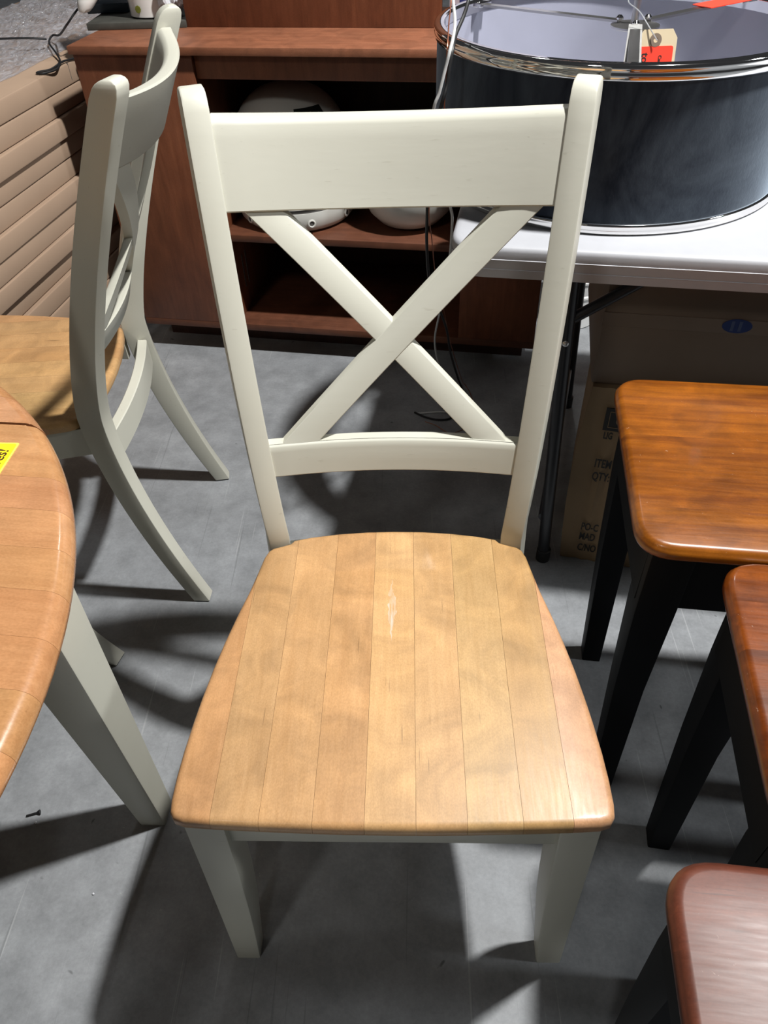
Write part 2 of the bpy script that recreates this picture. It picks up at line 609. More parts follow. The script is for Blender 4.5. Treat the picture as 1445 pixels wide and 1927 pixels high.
def seat_outline():
    half = [(0, -0.007), (0.045, -0.0068), (0.09, -0.0058), (0.14, -0.0042), (0.185, -0.0025), (0.216, -0.0005), (0.2275, 0.003), (0.2325, 0.010), (0.2342, 0.022), (0.2343, 0.05),
            (0.2330, 0.08), (0.2300, 0.115), (0.2265, 0.147), (0.2205, 0.19), (0.2135, 0.230), (0.2040, 0.275), (0.1945, 0.315), (0.1880, 0.350), (0.1835, 0.375), (0.1790, 0.387), (0.1725, 0.393), (0.1600, 0.3975), (0.1490, 0.402),
            (0.1440, 0.4085), (0.1200, 0.4150), (0.0800, 0.4215), (0.04, 0.4250), (0, 0.4260)]
    r = [Vector(p) for p in half]
    l = [Vector((-p.x, p.y)) for p in reversed(r[1:-1])]
    return r + l

MAPLE_TINTS = [(1.02, 0.93, 0.90), (0.96, 0.95, 0.93), (1.0, 0.97, 0.93), (0.98, 0.92, 0.85), (1.10, 1.10, 1.04), (1.02, 1.02, 0.98), (1.00, 1.05, 0.98), (0.93, 0.94, 0.84), (1.10, 1.02, 1.16)]
BOW = 0.018

def make_chair(label):
    t = thing('dining_chair', label, 'chair', group='cross-back dining chairs with cream frames')
    paint = M['paint']
    for sgn in (1, -1):
        zs = [0.004 + (HT-0.020-0.004)*i/44 for i in range(45)]
        rings = [post_ring(z, sgn) for z in zs]
        for dz, din, win in ((0.010, 0.0020, 0.0002), (0.005, 0.0050, 0.0004), (0.0018, 0.0095, 0.0008), (0.0, 0.0145, 0.0018)):
            rings.append(post_ring(HT-dz, sgn, din, win))
        bm = bmesh.new()
        loft(bm, rings)
        p = finish('back_post', bm, paint, t)
        bm = bmesh.new()
        loft(bm, [[Vector((v.x, v.y, z)) for v in post_ring(0.004, sgn, 0.0015, 0.0015)] for z in (0.0, 0.005)])
        finish('foot_glide', bm, M['rubber'], p)
    bm = bmesh.new(); bowed_rail(bm, 0.8714, 0.9640, 0.024, BOW)
    finish('top_rail', bm, paint, t)
    bm = bmesh.new(); bowed_rail(bm, 0.5580, 0.6020, 0.019, BOW*0.8, rtop=0.003)
    finish('lower_rail', bm, paint, t)
    bm = bmesh.new(); cross_slat(bm, -0.125, 0.160, 0.6005, 0.873, 0.0245, 0.003, 0.016, BOW)
    finish('cross_slat', bm, paint, t)
    bm = bmesh.new(); cross_slat(bm, 0.1295, -0.155, 0.6005, 0.873, 0.0225, 0.0045, 0.014, BOW)
    finish('cross_slat', bm, paint, t)
    # front legs
    for sgn in (1, -1):
        rings = []
        for z, xo, xi, yf, yb in ((0.436, 0.2225, 0.1790, 0.0060, 0.055), (0.30, 0.2262, 0.1830, 0.0045, 0.055), (0.22, 0.2285, 0.1865, 0.0035, 0.054), (0.17, 0.2300, 0.1890, 0.003, 0.051),
                                  (0.12, 0.2315, 0.1920, 0.0022, 0.046), (0.07, 0.2330, 0.1955, 0.0014, 0.039), (0.0, 0.2350, 0.2005, 0.0003, 0.030)):
            q = round_poly([Vector((xo, yf)), Vector((xo, yb)), Vector((xi, yb)), Vector((xi, yf))], 0.003, 2)
            rings.append([Vector((p.x*sgn, p.y, z)) for p in q])
        bm = bmesh.new(); loft(bm, rings)
        finish('front_leg', bm, paint, t)
    box('front_apron', (-0.184, 0.184, 0.014, 0.034, 0.375, 0.4375), paint, t, bev=0.0015)
    for sgn in (1, -1):
        bm = bmesh.new()
        rings = []
        for y, xo in ((0.050, 0.216), (0.15, 0.2085), (0.28, 0.190), (0.400, 0.170)):
            rings.append([Vector((sgn*xo, y, 0.380)), Vector((sgn*xo, y, 0.4375)), Vector((sgn*(xo-0.02), y, 0.4375)), Vector((sgn*(xo-0.02), y, 0.380))])
        loft(bm, rings)
        finish('side_apron', bm, paint, t)
    bm = bmesh.new()
    rings = []
    for i in range(17):
        s = -1 + i/8
        x = s*0.158
        y = 0.418 + 0.008 + 0.014*(1-s*s)
        rings.append([Vector((x, y, 0.365)), Vector((x, y, 0.418)), Vector((x, y+0.002, 0.420)), Vector((x, y+0.018, 0.420)), Vector((x, y+0.020, 0.418)), Vector((x, y+0.020, 0.365))])
    loft(bm, rings)
    finish('back_apron', bm, paint, t)
    # seat: underside panel with nine boards
    ol = seat_outline()
    bm = bmesh.new()
    slab(bm, ol, [(0.010, 0.4375), (0.008, 0.4405)])
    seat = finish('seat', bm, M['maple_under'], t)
    base = bmesh.new()
    slab(base, ol, [(0.0045, 0.4405), (0.0012, 0.4415), (0.0, 0.4435), (0.0, 0.4515), (0.0007, 0.4550), (0.0025, 0.4580), (0.0050, 0.4594), (0.0085, 0.46)])
    cuts = [-0.26, -0.188, -0.1365, -0.0805, -0.0265, 0.027, 0.080, 0.137, 0.1885, 0.26]
    for i, b in enumerate(strips(base, 'X', cuts, 0.0003)):
        finish('seat_board', b, M['maple_scuffed'] if i == 4 else M['maple'], seat, angle=50, color=MAPLE_TINTS[i])
    base.free()
    return t

chair = make_chair('cream cross-back chair with pale scuff mark on its maple seat, nearest and facing us')
chair2 = copy_tree(chair)
chair2.location = (-0.9626, 0.8441, 0)
chair2.rotation_euler = (0, 0, -1.4958)
chair2['label'] = 'cream cross-back chair turned sideways in front of the stacked flat cartons'
chair3 = copy_tree(chair)
chair3.location = (-0.838, 0.033, 0)
chair3.rotation_euler = (0, 0, -0.14)
chair3['label'] = 'cream cross-back chair tucked under the round table, only a splayed foot showing'
for c in (chair2, chair3):
    s = [o for o in c.children if o.name.startswith('seat')][0]
    for k, o in enumerate(s.children):
        if o.material_slots[0].material == M['maple_scuffed']:
            o.material_slots[0].link = 'OBJECT'
            o.material_slots[0].material = M['maple']

# ------------------------------------------------------------------ round drop-leaf table
TX, TY, TR, TZ = -0.821, -0.043, 0.5646, 0.75
tbl = thing('round_table', 'round honey maple drop-leaf table with cream tapered legs', 'table', (TX, TY, 0), -0.105)
circ = [Vector((TR*math.cos(2*PI*k/180), TR*math.sin(2*PI*k/180))) for k in range(180)]
bm = bmesh.new()
slab(bm, circ, [(0.02, 0.722), (0.015, 0.7255)])
top = finish('tabletop', bm, M['table_maple'], tbl)
base = bmesh.new()
slab(base, circ, [(0.010, 0.7255), (0.004, 0.7265), (0.0, 0.731), (0.0, 0.736), (0.0015, 0.7415), (0.005, 0.7465), (0.010, 0.7492), (0.014, 0.75)])
joint = 0.384
cuts = [-0.58] + [0.258 - 0.0472*k for k in range(17, -1, -1)] + [0.302, joint, 0.431, 0.478, 0.525] + [0.58]
cuts = sorted(c for c in cuts)
rnd = random.Random(3)
for i, b in enumerate(strips(base, 'Y', cuts, 0.0002)):
    a, c = cuts[i], cuts[i+1]
    if abs(a-joint) < 1e-6 or abs(c-joint) < 1e-6:      # the leaf joint stands slightly open
        sgn = 1 if abs(a-joint) < 1e-6 else -1
        for v in b.verts:
            if abs(v.co.y-joint) < 0.0006:
                v.co.y += sgn*(0.0018 if v.co.z > 0.748 else 0.0004)
    v = rnd.uniform(0.9, 1.08)
    finish('table_board', b, M['table_maple'], top, angle=50, color=(v, v*rnd.uniform(0.95, 1.02), v*rnd.uniform(0.9, 1.04)))
base.free()
Rt = Matrix.Rotation(0.105, 2)
def tl(x, y): return Rt @ Vector((x-TX, y-TY))
bm = bmesh.new()
hw, hd = 0.40, 0.24
for (a, b_) in (((-hw, -hd), (hw, -hd+0.02)), ((-hw, hd-0.02), (hw, hd)), ((-hw, -hd), (-hw+0.02, hd)), ((hw-0.02, -hd), (hw, hd))):
    add_box(bm, a[0], b_[0], a[1], b_[1], 0.655, 0.7225)
finish('apron', bm, M['paint'], tbl)
foot = [tl(-0.430, 0.194), tl(-0.387, 0.194), tl(-0.387, 0.238), tl(-0.430, 0.238)]
head = [tl(-0.458, 0.168), tl(-0.382, 0.168), tl(-0.382, 0.246), tl(-0.458, 0.246)]
fc = sum(foot, Vector((0, 0)))/4
for k in range(4):
    R2 = Matrix(((1 - 2*(k % 2), 0), (0, 1 - 2*(k//2))))
    rings = []
    for z, s in ((0.0, 0.0), (0.55, 0.92), (0.60, 1.0), (0.7225, 1.0)):
        q = round_poly([R2 @ a.lerp(b_, s) for a, b_ in zip(foot, head)], 0.004, 2)
        if k in (1, 2): q = q[::-1]
        rings.append([Vector((p.x, p.y, z)) for p in q])
    bm = bmesh.new(); loft(bm, rings)
    finish('leg', bm, M['paint'], tbl)

# yellow note on the table, its handwriting running away from us
note = thing('paper_note', 'yellow handwritten paper note lying on the round table', 'note', (-0.381, 0.265, TZ), -0.03)
bm = bmesh.new()
q = round_poly([Vector((-0.15, -0.12)), Vector((0, -0.12)), Vector((0, 0)), Vector((-0.15, 0))], 0.003, 3)
slab(bm, q, [(0, 0.0002), (0, 0.0006)])
finish('paper', bm, M['note_border'], note)
bm = bmesh.new()
q = round_poly([Vector((-0.148, -0.118)), Vector((-0.002, -0.118)), Vector((-0.002, -0.002)), Vector((-0.148, -0.002))], 0.003, 3)
slab(bm, q, [(0, 0.0006), (0, 0.0008)])
finish('yellow_face', bm, M['yellow'], note)
text_mesh('handwriting', 'Leaves!', 0.017, M['marker'], note, (-0.0060, -0.060, 0.0010), (0, 0, PI/2), shear=0.2, offset=0.0002, xs=0.95)
text_mesh('handwriting', 'Drop', 0.017, M['marker'], note, (-0.0175, -0.060, 0.0010), (0, 0, PI/2), shear=0.2, offset=0.0002, xs=0.95)

# ------------------------------------------------------------------ stools
STH = 0.61
def make_stool(name, label, loc, rz, wd, dp, mat, tints, group):
    """local origin at the back left corner of the top, x to the right, y towards the back (negative = front)"""
    t = thing(name, label, 'stool', loc, rz, group)
    q = round_poly([Vector((0, -dp)), Vector((wd, -dp)), Vector((wd, 0)), Vector((0, 0))], 0.045, 8)
    bm = bmesh.new()
    slab(bm, q, [(0.012, STH-0.024), (0.010, STH-0.0215)])
    top = finish('stool_top', bm, mat, t)
    base = bmesh.new()
    slab(base, q, [(0.006, STH-0.0215), (0.001, STH-0.019), (0.0, STH-0.016), (0.0, STH-0.009), (0.0014, STH-0.0075), (0.0026, STH-0.0045), (0.0055, STH-0.0012), (0.010, STH)])
    n = len(tints)
    cuts = [-dp-0.01] + [-dp + dp*k/n for k in range(1, n)] + [0.01]
    for b, c in zip(strips(base, 'Y', cuts, 0.00002), tints):
        finish('top_board', b, mat, top, angle=50, color=c)
    base.free()
    a = 0.022
    bm = bmesh.new()
    for d in ((a+0.01, wd-a-0.01, -dp+a, -dp+a+0.02), (a+0.01, wd-a-0.01, -a-0.02, -a), (a, a+0.02, -dp+a+0.01, -a-0.01), (wd-a-0.02, wd-a, -dp+a+0.01, -a-0.01)):
        add_box(bm, *d, STH-0.125, STH-0.022)
    finish('apron', bm, M['stool_black'], t)
    for ix in (0, 1):
        for iy in (0, 1):
            rings = []
            for z, o, w in ((STH-0.022, 0.022, 0.052), (STH-0.14, 0.023, 0.050), (0.30, 0.029, 0.042), (0.0, 0.044, 0.034)):
                oy = lerp(0.016, 0.026, 1-z/STH)
                x0, y0 = o, -oy
                r = [Vector((x0, y0-w)), Vector((x0+w, y0-w)), Vector((x0+w, y0)), Vector((x0, y0))]
                if ix: r = [Vector((wd-p.x, p.y)) for p in reversed(r)]
                if iy: r = [Vector((p.x, -dp-p.y)) for p in reversed(r)]
                r = round_poly(r, 0.003, 2)
                rings.append([Vector((p.x, p.y, z)) for p in r])
            bm = bmesh.new(); loft(bm, rings)
            finish('leg', bm, M['stool_black'], t)
    return t

G = 'wood-topped stools with black legs'
make_stool('stool', 'amber brown wooden stool with black legs next to the cardboard box', (0.318, 0.590, 0), -0.115, 0.45, 0.345, M['stool_wood'],
           [(1.0, 1.0, 1.0), (1.0, 0.97, 0.9), (0.92, 0.88, 0.8), (1.08, 1.06, 1.0), (1.06, 1.04, 1.0)], G)
make_stool('stool', 'reddish brown wooden stool with black legs between the other two stools', (0.363, 0.232, 0), -0.14, 0.45, 0.31, M['stool_wood'],
           [(0.62, 0.42, 0.5), (0.68, 0.48, 0.5), (0.70, 0.52, 0.5), (0.74, 0.56, 0.5), (0.78, 0.62, 0.55)], G)
make_stool('stool', 'dark mahogany stool with glossy worn top, nearest to us at the corner', (0.2215, -0.088, 0), -0.10, 0.45, 0.345, M['stool_red'],
           [(1.0, 1.0, 1.0), (0.95, 0.95, 1.0), (1.05, 1.0, 1.0), (1.0, 1.0, 1.0), (1.1, 1.05, 1.05)], G)

# ------------------------------------------------------------------ credenza with hutch
CRZ = -0.1546
cab = thing('credenza', 'long cherry veneer credenza with open centre bay and raised back hutch', 'cabinet', (-0.789, 1.716, 0), CRZ)
ch, chh, chd = M['cherry'], M['cherry_h'], M['cherry_dark']
CL, CD = 1.178, 0.46
P1, P2 = 0.303, 0.962
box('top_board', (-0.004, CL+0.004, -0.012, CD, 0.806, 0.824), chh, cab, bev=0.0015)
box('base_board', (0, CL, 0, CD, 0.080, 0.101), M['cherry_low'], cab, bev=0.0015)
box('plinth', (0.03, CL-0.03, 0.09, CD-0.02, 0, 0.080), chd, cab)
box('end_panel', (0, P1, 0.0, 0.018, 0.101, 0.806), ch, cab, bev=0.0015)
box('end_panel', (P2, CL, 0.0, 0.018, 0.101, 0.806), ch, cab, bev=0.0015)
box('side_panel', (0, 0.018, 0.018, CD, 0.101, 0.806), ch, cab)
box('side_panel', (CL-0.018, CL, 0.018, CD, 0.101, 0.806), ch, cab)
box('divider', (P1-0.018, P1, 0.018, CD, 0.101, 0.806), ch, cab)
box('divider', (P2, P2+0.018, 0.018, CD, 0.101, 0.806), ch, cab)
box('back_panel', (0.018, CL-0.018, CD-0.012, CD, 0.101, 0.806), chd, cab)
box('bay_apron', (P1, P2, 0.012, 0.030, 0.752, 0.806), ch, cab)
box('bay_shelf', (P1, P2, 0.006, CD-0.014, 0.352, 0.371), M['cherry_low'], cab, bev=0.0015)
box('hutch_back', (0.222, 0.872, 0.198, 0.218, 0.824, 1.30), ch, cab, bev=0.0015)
for k in range(2):
    box('vent_slot', (P1, P1+0.0012, 0.10+0.03*k, 0.106+0.03*k, 0.17, 0.27), M['seam'], cab, bev=0)

def cabp(x, y, z):
    c, s = math.cos(CRZ), math.sin(CRZ)
    return (-0.789 + x*c - y*s, 1.716 + x*s + y*c, z)

# white globe appliance on the bay shelf
ap = thing('globe_appliance', 'white dome-shaped appliance with dark display panel on the credenza shelf', 'appliance', cabp(0.472, 0.178, 0.371), CRZ)
bm = bmesh.new()
prof = [(0.02, 0.0), (0.125, 0.0), (0.152, 0.006), (0.163, 0.020), (0.166, 0.045), (0.165, 0.058)]
lathe(bm, prof, seg=56); base_ring = finish('base_ring', bm, M['appliance'], ap)
bm = bmesh.new(); lathe(bm, [(0.150, 0.057), (0.1625, 0.058), (0.1625, 0.068), (0.15, 0.069)], seg=56); finish('seal', bm, M['seam'], ap)
bm = bmesh.new()
prof = [(0.15, 0.068), (0.166, 0.069)] + [(0.169*math.cos(a*PI/180)**0.75, 0.13 + 0.205*math.sin(a*PI/180)) for a in range(-12, 88, 6)] + [(0.012, 0.3352)]
lathe(bm, prof, seg=56); dome = finish('dome', bm, M['appliance'], ap)
for ang in (-128, -62, -20):
    a = math.radians(ang)
    bm = bmesh.new()
    ring_solid(bm, [(0.0065, -0.002), (0.0115, -0.002), (0.0115, 0.003), (0.0085, 0.0045), (0.0065, 0.003)], seg=20)
    finish('screw_boss', bm, M['appliance'], base_ring, loc=(0.164*math.cos(a), 0.164*math.sin(a), 0.030), rot=(PI/2, 0, a+PI/2))
    bm = bmesh.new(); lathe(bm, [(0.0064, -0.002), (0.0064, 0.0012)], seg=16)
    finish('screw_hole', bm, M['seam'], base_ring, loc=(0.164*math.cos(a), 0.164*math.sin(a), 0.030), rot=(PI/2, 0, a+PI/2))

def patch(bm, a0, a1, e0, e1, off, n=8):
    """piece of the dome surface between azimuths and elevations"""
    rows = []
    for i in range(n+1):
        e = math.radians(lerp(e0, e1, i/n))
        r = 0.169*max(0.01, math.cos(e))**0.75 + off
        z = 0.13 + 0.205*math.sin(e) + off*0.6
        rows.append([bm.verts.new((r*math.cos(math.radians(lerp(a0, a1, j/n))), r*math.sin(math.radians(lerp(a0, a1, j/n))), z)) for j in range(n+1)])
    for i in range(n):
        for j in range(n):
            bm.faces.new((rows[i][j], rows[i][j+1], rows[i+1][j+1], rows[i+1][j]))

bm = bmesh.new(); patch(bm, -66, -28, 33, 56, 0.0015); finish('display_panel', bm, M['glass_dark'], dome)
bm = bmesh.new(); patch(bm, -62, -36, 20, 31, 0.0012); finish('button_panel', bm, M['seam'], dome)
bm = bmesh.new(); patch(bm, -95, -62, -16, -6.5, 0.0014); lab = finish('sticker', bm, M['label_white'], dome)
bm = bmesh.new(); patch(bm, -70, -65, -11, -7, 0.0022); finish('green_mark', bm, M['green'], dome)
bm = bmesh.new(); patch(bm, -93, -90, -14.5, -12, 0.0022); finish('green_mark', bm, M['green'], dome)
bm = bmesh.new(); patch(bm, -88.5, -76, -14, -12.6, 0.0022); finish('print_line', bm, M['navy_print'], dome)
bm = bmesh.new(); patch(bm, -71, -65, -14.5, -13.2, 0.0022); finish('print_line', bm, M['navy_print'], dome)

# white round bowl beside it
bm = bmesh.new()
prof = [(0.02, 0.0), (0.055, 0.0), (0.085, 0.012), (0.112, 0.040), (0.128, 0.080), (0.134, 0.125), (0.131, 0.170), (0.118, 0.205), (0.112, 0.207), (0.122, 0.165), (0.124, 0.12), (0.11, 0.06), (0.07, 0.022), (0.01, 0.016)]
lathe(bm, prof, seg=56)
tag(finish('round_bowl', bm, M['appliance'], loc=cabp(0.800, 0.152, 0.371)), 'deep white round bowl on the credenza shelf beside the domed appliance', 'bowl')

# slab and ceramic figure on the credenza top
bm = bmesh.new()
add_box(bm, 0.0, 0.255, 0, 0.16, 0, 0.016, bev=0.002)
tag(finish('stone_slab', bm, M['slate'], loc=cabp(-0.028, 0.150, 0.824), rot=(0, 0, CRZ+0.16)), 'dark chipped stone slab on the left end of the credenza', 'slab')
cf = thing('ceramic_figure', 'white glazed ceramic figure with stubby legs on the stone slab', 'figurine', (-0.64, 1.945, 0.840), -0.1)
def blob(rings_, seg=24):
    bm = bmesh.new()
    rr = []
    for (x, y, z, rx, ry) in rings_:
        rr.append([Vector((x + rx*math.cos(2*PI*k/seg), y + ry*math.sin(2*PI*k/seg), z)) for k in range(seg)])
    loft(bm, rr)
    return bm
leg_bm = blob([(0, 0, 0.0, 0.045, 0.04), (0, 0, 0.004, 0.056, 0.050), (0, 0, 0.03, 0.056, 0.050), (-0.003, 0, 0.07, 0.058, 0.052), (-0.01, 0, 0.12, 0.062, 0.055), (-0.02, 0, 0.18, 0.05, 0.05)])
lg = finish('hind_leg', leg_bm, M['ceramic'], cf)
bm = bmesh.new()
lathe(bm, [(0.001, 0.0), (0.0085, 0.0), (0.0085, 0.0015), (0.001, 0.0018)], seg=8)
finish('olive_sticker', bm, M['moss'], lg, loc=(-0.016, -0.050, 0.022), rot=(PI/2-0.05, 0, -0.25))
bm = blob([(-0.150, -0.070, 0.020, 0.006, 0.006), (-0.150, -0.070, 0.022, 0.013, 0.013), (-0.147, -0.066, 0.030, 0.020, 0.020), (-0.140, -0.058, 0.045, 0.026, 0.026), (-0.128, -0.045, 0.065, 0.031, 0.03), (-0.110, -0.028, 0.090, 0.036, 0.034), (-0.085, -0.01, 0.125, 0.04, 0.04), (-0.06, 0.0, 0.155, 0.04, 0.04)])
finish('trunk', bm, M['ceramic'], cf)
bm = blob([(-0.05, 0.01, 0.09, 0.03, 0.03), (-0.055, 0.01, 0.10, 0.075, 0.055), (-0.05, 0.01, 0.15, 0.095, 0.07), (-0.045, 0.01, 0.20, 0.08, 0.06), (-0.045, 0.01, 0.225, 0.03, 0.03)])
finish('body', bm, M['ceramic'], cf)
bm = bmesh.new()
add_box(bm, 0, 0.11, 0, 0.06, 0, 0.022, bev=0.003)
tag(finish('teal_case', bm, M['teal'], loc=(-0.826, 1.985, 0.8405), rot=(0, 0, 0.1)), 'dark teal plastic case on the stone slab beside the ceramic figure', 'case')

# crumpled plastic beside the hutch
bm = bmesh.new()
bmesh.ops.create_icosphere(bm, subdivisions=4, radius=1)
for v in bm.verts:
    n = noise.noise(v.co*2.3)*0.35 + noise.noise(v.co*6.1)*0.25
    v.co = Vector((v.co.x*0.032, v.co.y*0.05, v.co.z*0.07))*(1+n)
zmin = min(v.co.z for v in bm.verts)
for v in bm.verts: v.co.z -= zmin
tag(finish('crumpled_bag', bm, M['crinkle'], loc=cabp(0.180, 0.235, 0.824), angle=15), 'crumpled clear plastic bag stuffed beside the hutch panel', 'plastic bag')

# white printed carton on the credenza right end
pc = thing('printed_carton', 'white printed carton behind the grey drum shade', 'carton', cabp(0.890, 0.205, 0.824), CRZ)
box('carton_body', (0, 0.25, 0, 0.12, 0, 0.30), M['white_box'], pc, bev=0.001)
bm = bmesh.new(); lathe(bm, [(0.001, 0), (0.020, 0.0), (0.020, 0.0006), (0.001, 0.0006)], seg=24)
finish('globe_print', bm, M['rainbow'], pc, loc=(0.042, -0.0002, 0.085), rot=(PI/2, 0, 0))
box('blue_base_print', (0.024, 0.060, -0.0008, 0.0, 0.046, 0.069), M['navy_print'], pc, bev=0)
bm = bmesh.new(); lathe(bm, [(0.001, 0), (0.016, 0.0), (0.016, 0.0006), (0.001, 0.0006)], seg=24)
finish('violet_print', bm, M['blue_sticker'], pc, loc=(0.085, -0.0002, 0.118), rot=(PI/2, 0, 0))

# ------------------------------------------------------------------ stack of flat cartons
ORD = ['topmost', 'second', 'third', 'fourth', 'fifth', 'sixth', 'seventh', 'eighth', 'ninth', 'tenth', 'eleventh', 'twelfth', 'thirteenth', 'fourteenth', 'lowest']
SRZ = -0.147           # stack's long side leans to the right going back
rs = random.Random(11)
PITCH = 0.05
bm = bmesh.new()
q = round_poly([Vector((-0.62, 0)), Vector((0, 0)), Vector((0, 2.75)), Vector((-0.62, 2.75))], 0.006, 3)
slab(bm, q, [(0.004, 0.0004), (0.001, 0.002), (0.0, 0.005), (0.0, 0.0435), (0.0012, 0.0470), (0.005, 0.0490)])
carton0 = finish('flat_carton', bm, M['kraft'])
bm = bmesh.new()
add_box(bm, -0.022, 0.0004, 0.72, 0.7215, 0.0085, 0.0494)
add_box(bm, -0.022, 0.0004, 0.765, 0.7665, 0.0085, 0.0494)
flap0 = finish('flap_slit', bm, M['seam'])
for k in range(15):
    o = carton0 if k == 0 else carton0.copy()
    if k:
        COL.objects.link(o)
    z = 0.75 - PITCH*(k+1)
    dx = [0.0, 0.002, 0.010, -0.004, -0.002, 0.004, 0.0, 0.006, -0.005, 0.003, 0.0, 0.002, 0, 0, 0][k]
    y0 = 1.18
    x0 = -0.927 + 0.148*(y0-1.562)
    o.location = (x0+dx, y0 + rs.uniform(-0.02, 0.02), z)
    o.rotation_euler = (0, 0, SRZ + rs.uniform(-0.006, 0.006))
    if k == 0:
        lab = 'topmost flat kraft carton of the stack, under the clear plastic film'
    elif k == 14:
        lab = 'lowest flat kraft carton of the stack, resting on the floor'
    else:
        lab = ORD[k] + ' flat kraft carton from the top of the stack beside the credenza'
    tag(o, lab, 'carton', 'stack of flat kraft cartons')
flap0.parent = carton0

# clear plastic film rumpled over the stack
bm = bmesh.new()
nx, ny = 90, 330
vs = []
for j in range(ny+1):
    row = []
    for i in range(nx+1):
        x = -0.60 + 0.520*i/nx
        y = 0.05 + 2.65*j/ny
        if i == nx:
            x += 0.012*noise.noise(Vector((y*9, 0, 0)))
        p = Vector((x*9 + y*5, (y-x)*3.5, 0))
        h = 0.004 + 0.014*abs(noise.noise(p)) + 0.012*abs(noise.noise(p*2.7)) + 0.007*abs(noise.noise(p*6)) + 0.004*noise.noise(p*13)
        edge = min(i, nx-i, j, ny-j)/5
        h = max(0, h*min(1, edge)) + 0.0008
        row.append(bm.verts.new((x, y, h)))
    vs.append(row)
for j in range(ny):
    for i in range(nx):
        bm.faces.new((vs[j][i], vs[j][i+1], vs[j+1][i+1], vs[j+1][i]))
tag(finish('plastic_film', bm, M['film'], loc=(-0.927+0.148*(1.18-1.562), 1.18, 0.7492), rot=(0, 0, SRZ), angle=3), 'rumpled clear plastic film over the carton stack', 'plastic film')

# black cable over the stack and credenza
bm = bmesh.new()
tube(bm, spline([(-0.80, 2.02, 0.868), (-0.83, 1.96, 0.862), (-0.865, 1.93, 0.83), (-0.93, 2.02, 0.790), (-0.975, 2.08, 0.778), (-0.965, 2.02, 0.772), (-0.925, 1.95, 0.760), (-0.893, 1.88, 0.7545),
                  (-0.895, 1.815, 0.7525), (-0.915, 1.795, 0.7525), (-0.918, 1.778, 0.7525), (-0.898, 1.775, 0.7525), (-0.880, 1.815, 0.7525), (-0.885, 1.87, 0.7560), (-0.870, 1.93, 0.7525), (-0.835, 2.02, 0.7545)], 8), 0.0026)
tag(finish('black_cable', bm, M['rubber']), 'thin black cable looping down onto the carton stack', 'cable')
bm = bmesh.new()
tube(bm, spline([(-1.30, 1.93, 0.789), (-1.15, 1.985, 0.790), (-1.02, 1.99, 0.790), (-0.965, 2.01, 0.783)], 6), 0.0026)
tag(finish('black_strap', bm, M['rubber']), 'straight black cord lying across the plastic film', 'cord')

# ------------------------------------------------------------------ folding table
FRZ = -0.163
ft = thing('folding_table', 'pale grey plastic folding table with black folding legs', 'table', (0.082, 0.748, 0), FRZ)
q = round_poly([Vector((0, 0)), Vector((1.8, 0)), Vector((1.8, 0.76)), Vector((0, 0.76))], 0.055, 8)
bm = bmesh.new()
slab(bm, q, [(0.006, 0.690), (0.0, 0.692), (0.0, 0.7045), (-0.0012, 0.7050), (-0.0012, 0.7058), (0.0, 0.7063), (0.0, 0.7195), (-0.0012, 0.7200), (-0.0012, 0.7208), (0.0, 0.7213), (0.0, 0.732), (0.002, 0.737), (0.006, 0.7392), (0.012, 0.74)])
finish('table_top', bm, M['plastic_grey'], ft, angle=60)
for sx in (0.209, 1.565):
    d = 1 if sx < 1 else -1
    for yy in (0.085, 0.675):
        if yy > 0.5 and d > 0: sx += 0.046
        bm = bmesh.new(); tube(bm, [(sx-0.018*d, yy, 0.685), (sx+0.012*d, yy, 0.004)], 0.0125, 16)
        lgp = finish('leg', bm, M['black_metal'], ft)
        bm = bmesh.new(); lathe(bm, [(0.010, 0.0), (0.0150, 0.0), (0.0150, 0.03), (0.0125, 0.032)], seg=16)
        finish('rubber_cap', bm, M['rubber'], lgp, loc=(sx+0.012*d, yy, 0))
        bm = bmesh.new(); lathe(bm, [(0.001, 0), (0.0055, 0), (0.0055, 0.002), (0.003, 0.0035), (0.0005, 0.0035)], seg=16)
        finish('rivet', bm, M['nickel'], lgp, loc=(sx-0.012*d, yy-0.0115, 0.545), rot=(PI/2, 0, 0))
    bm = bmesh.new(); tube(bm, [(sx-(0.046 if d > 0 else 0), 0.09, 0.12), (sx, 0.67, 0.12)], 0.011, 12); finish('leg_crossbar', bm, M['black_metal'], ft)
    bm = bmesh.new(); tube(bm, [(sx-0.012*d, 0.38, 0.54), (sx+0.33*d, 0.38, 0.70)], 0.010, 12); finish('brace', bm, M['black_metal'], ft)
    if d > 0: sx -= 0.046
    bm = bmesh.new(); tube(bm, [(sx-0.010*d, 0.09, 0.58), (sx+0.135*d, 0.095, 0.685)], 0.0095, 12); finish('brace', bm, M['black_metal'], ft)
bm = bmesh.new(); add_box(bm, 0.2, 1.6, 0.075, 0.095, 0.672, 0.692); finish('frame_rail', bm, M['black_metal'], ft)
bm = bmesh.new(); add_box(bm, 0.2, 1.6, 0.665, 0.685, 0.672, 0.692); finish('frame_rail', bm, M['black_metal'], ft)

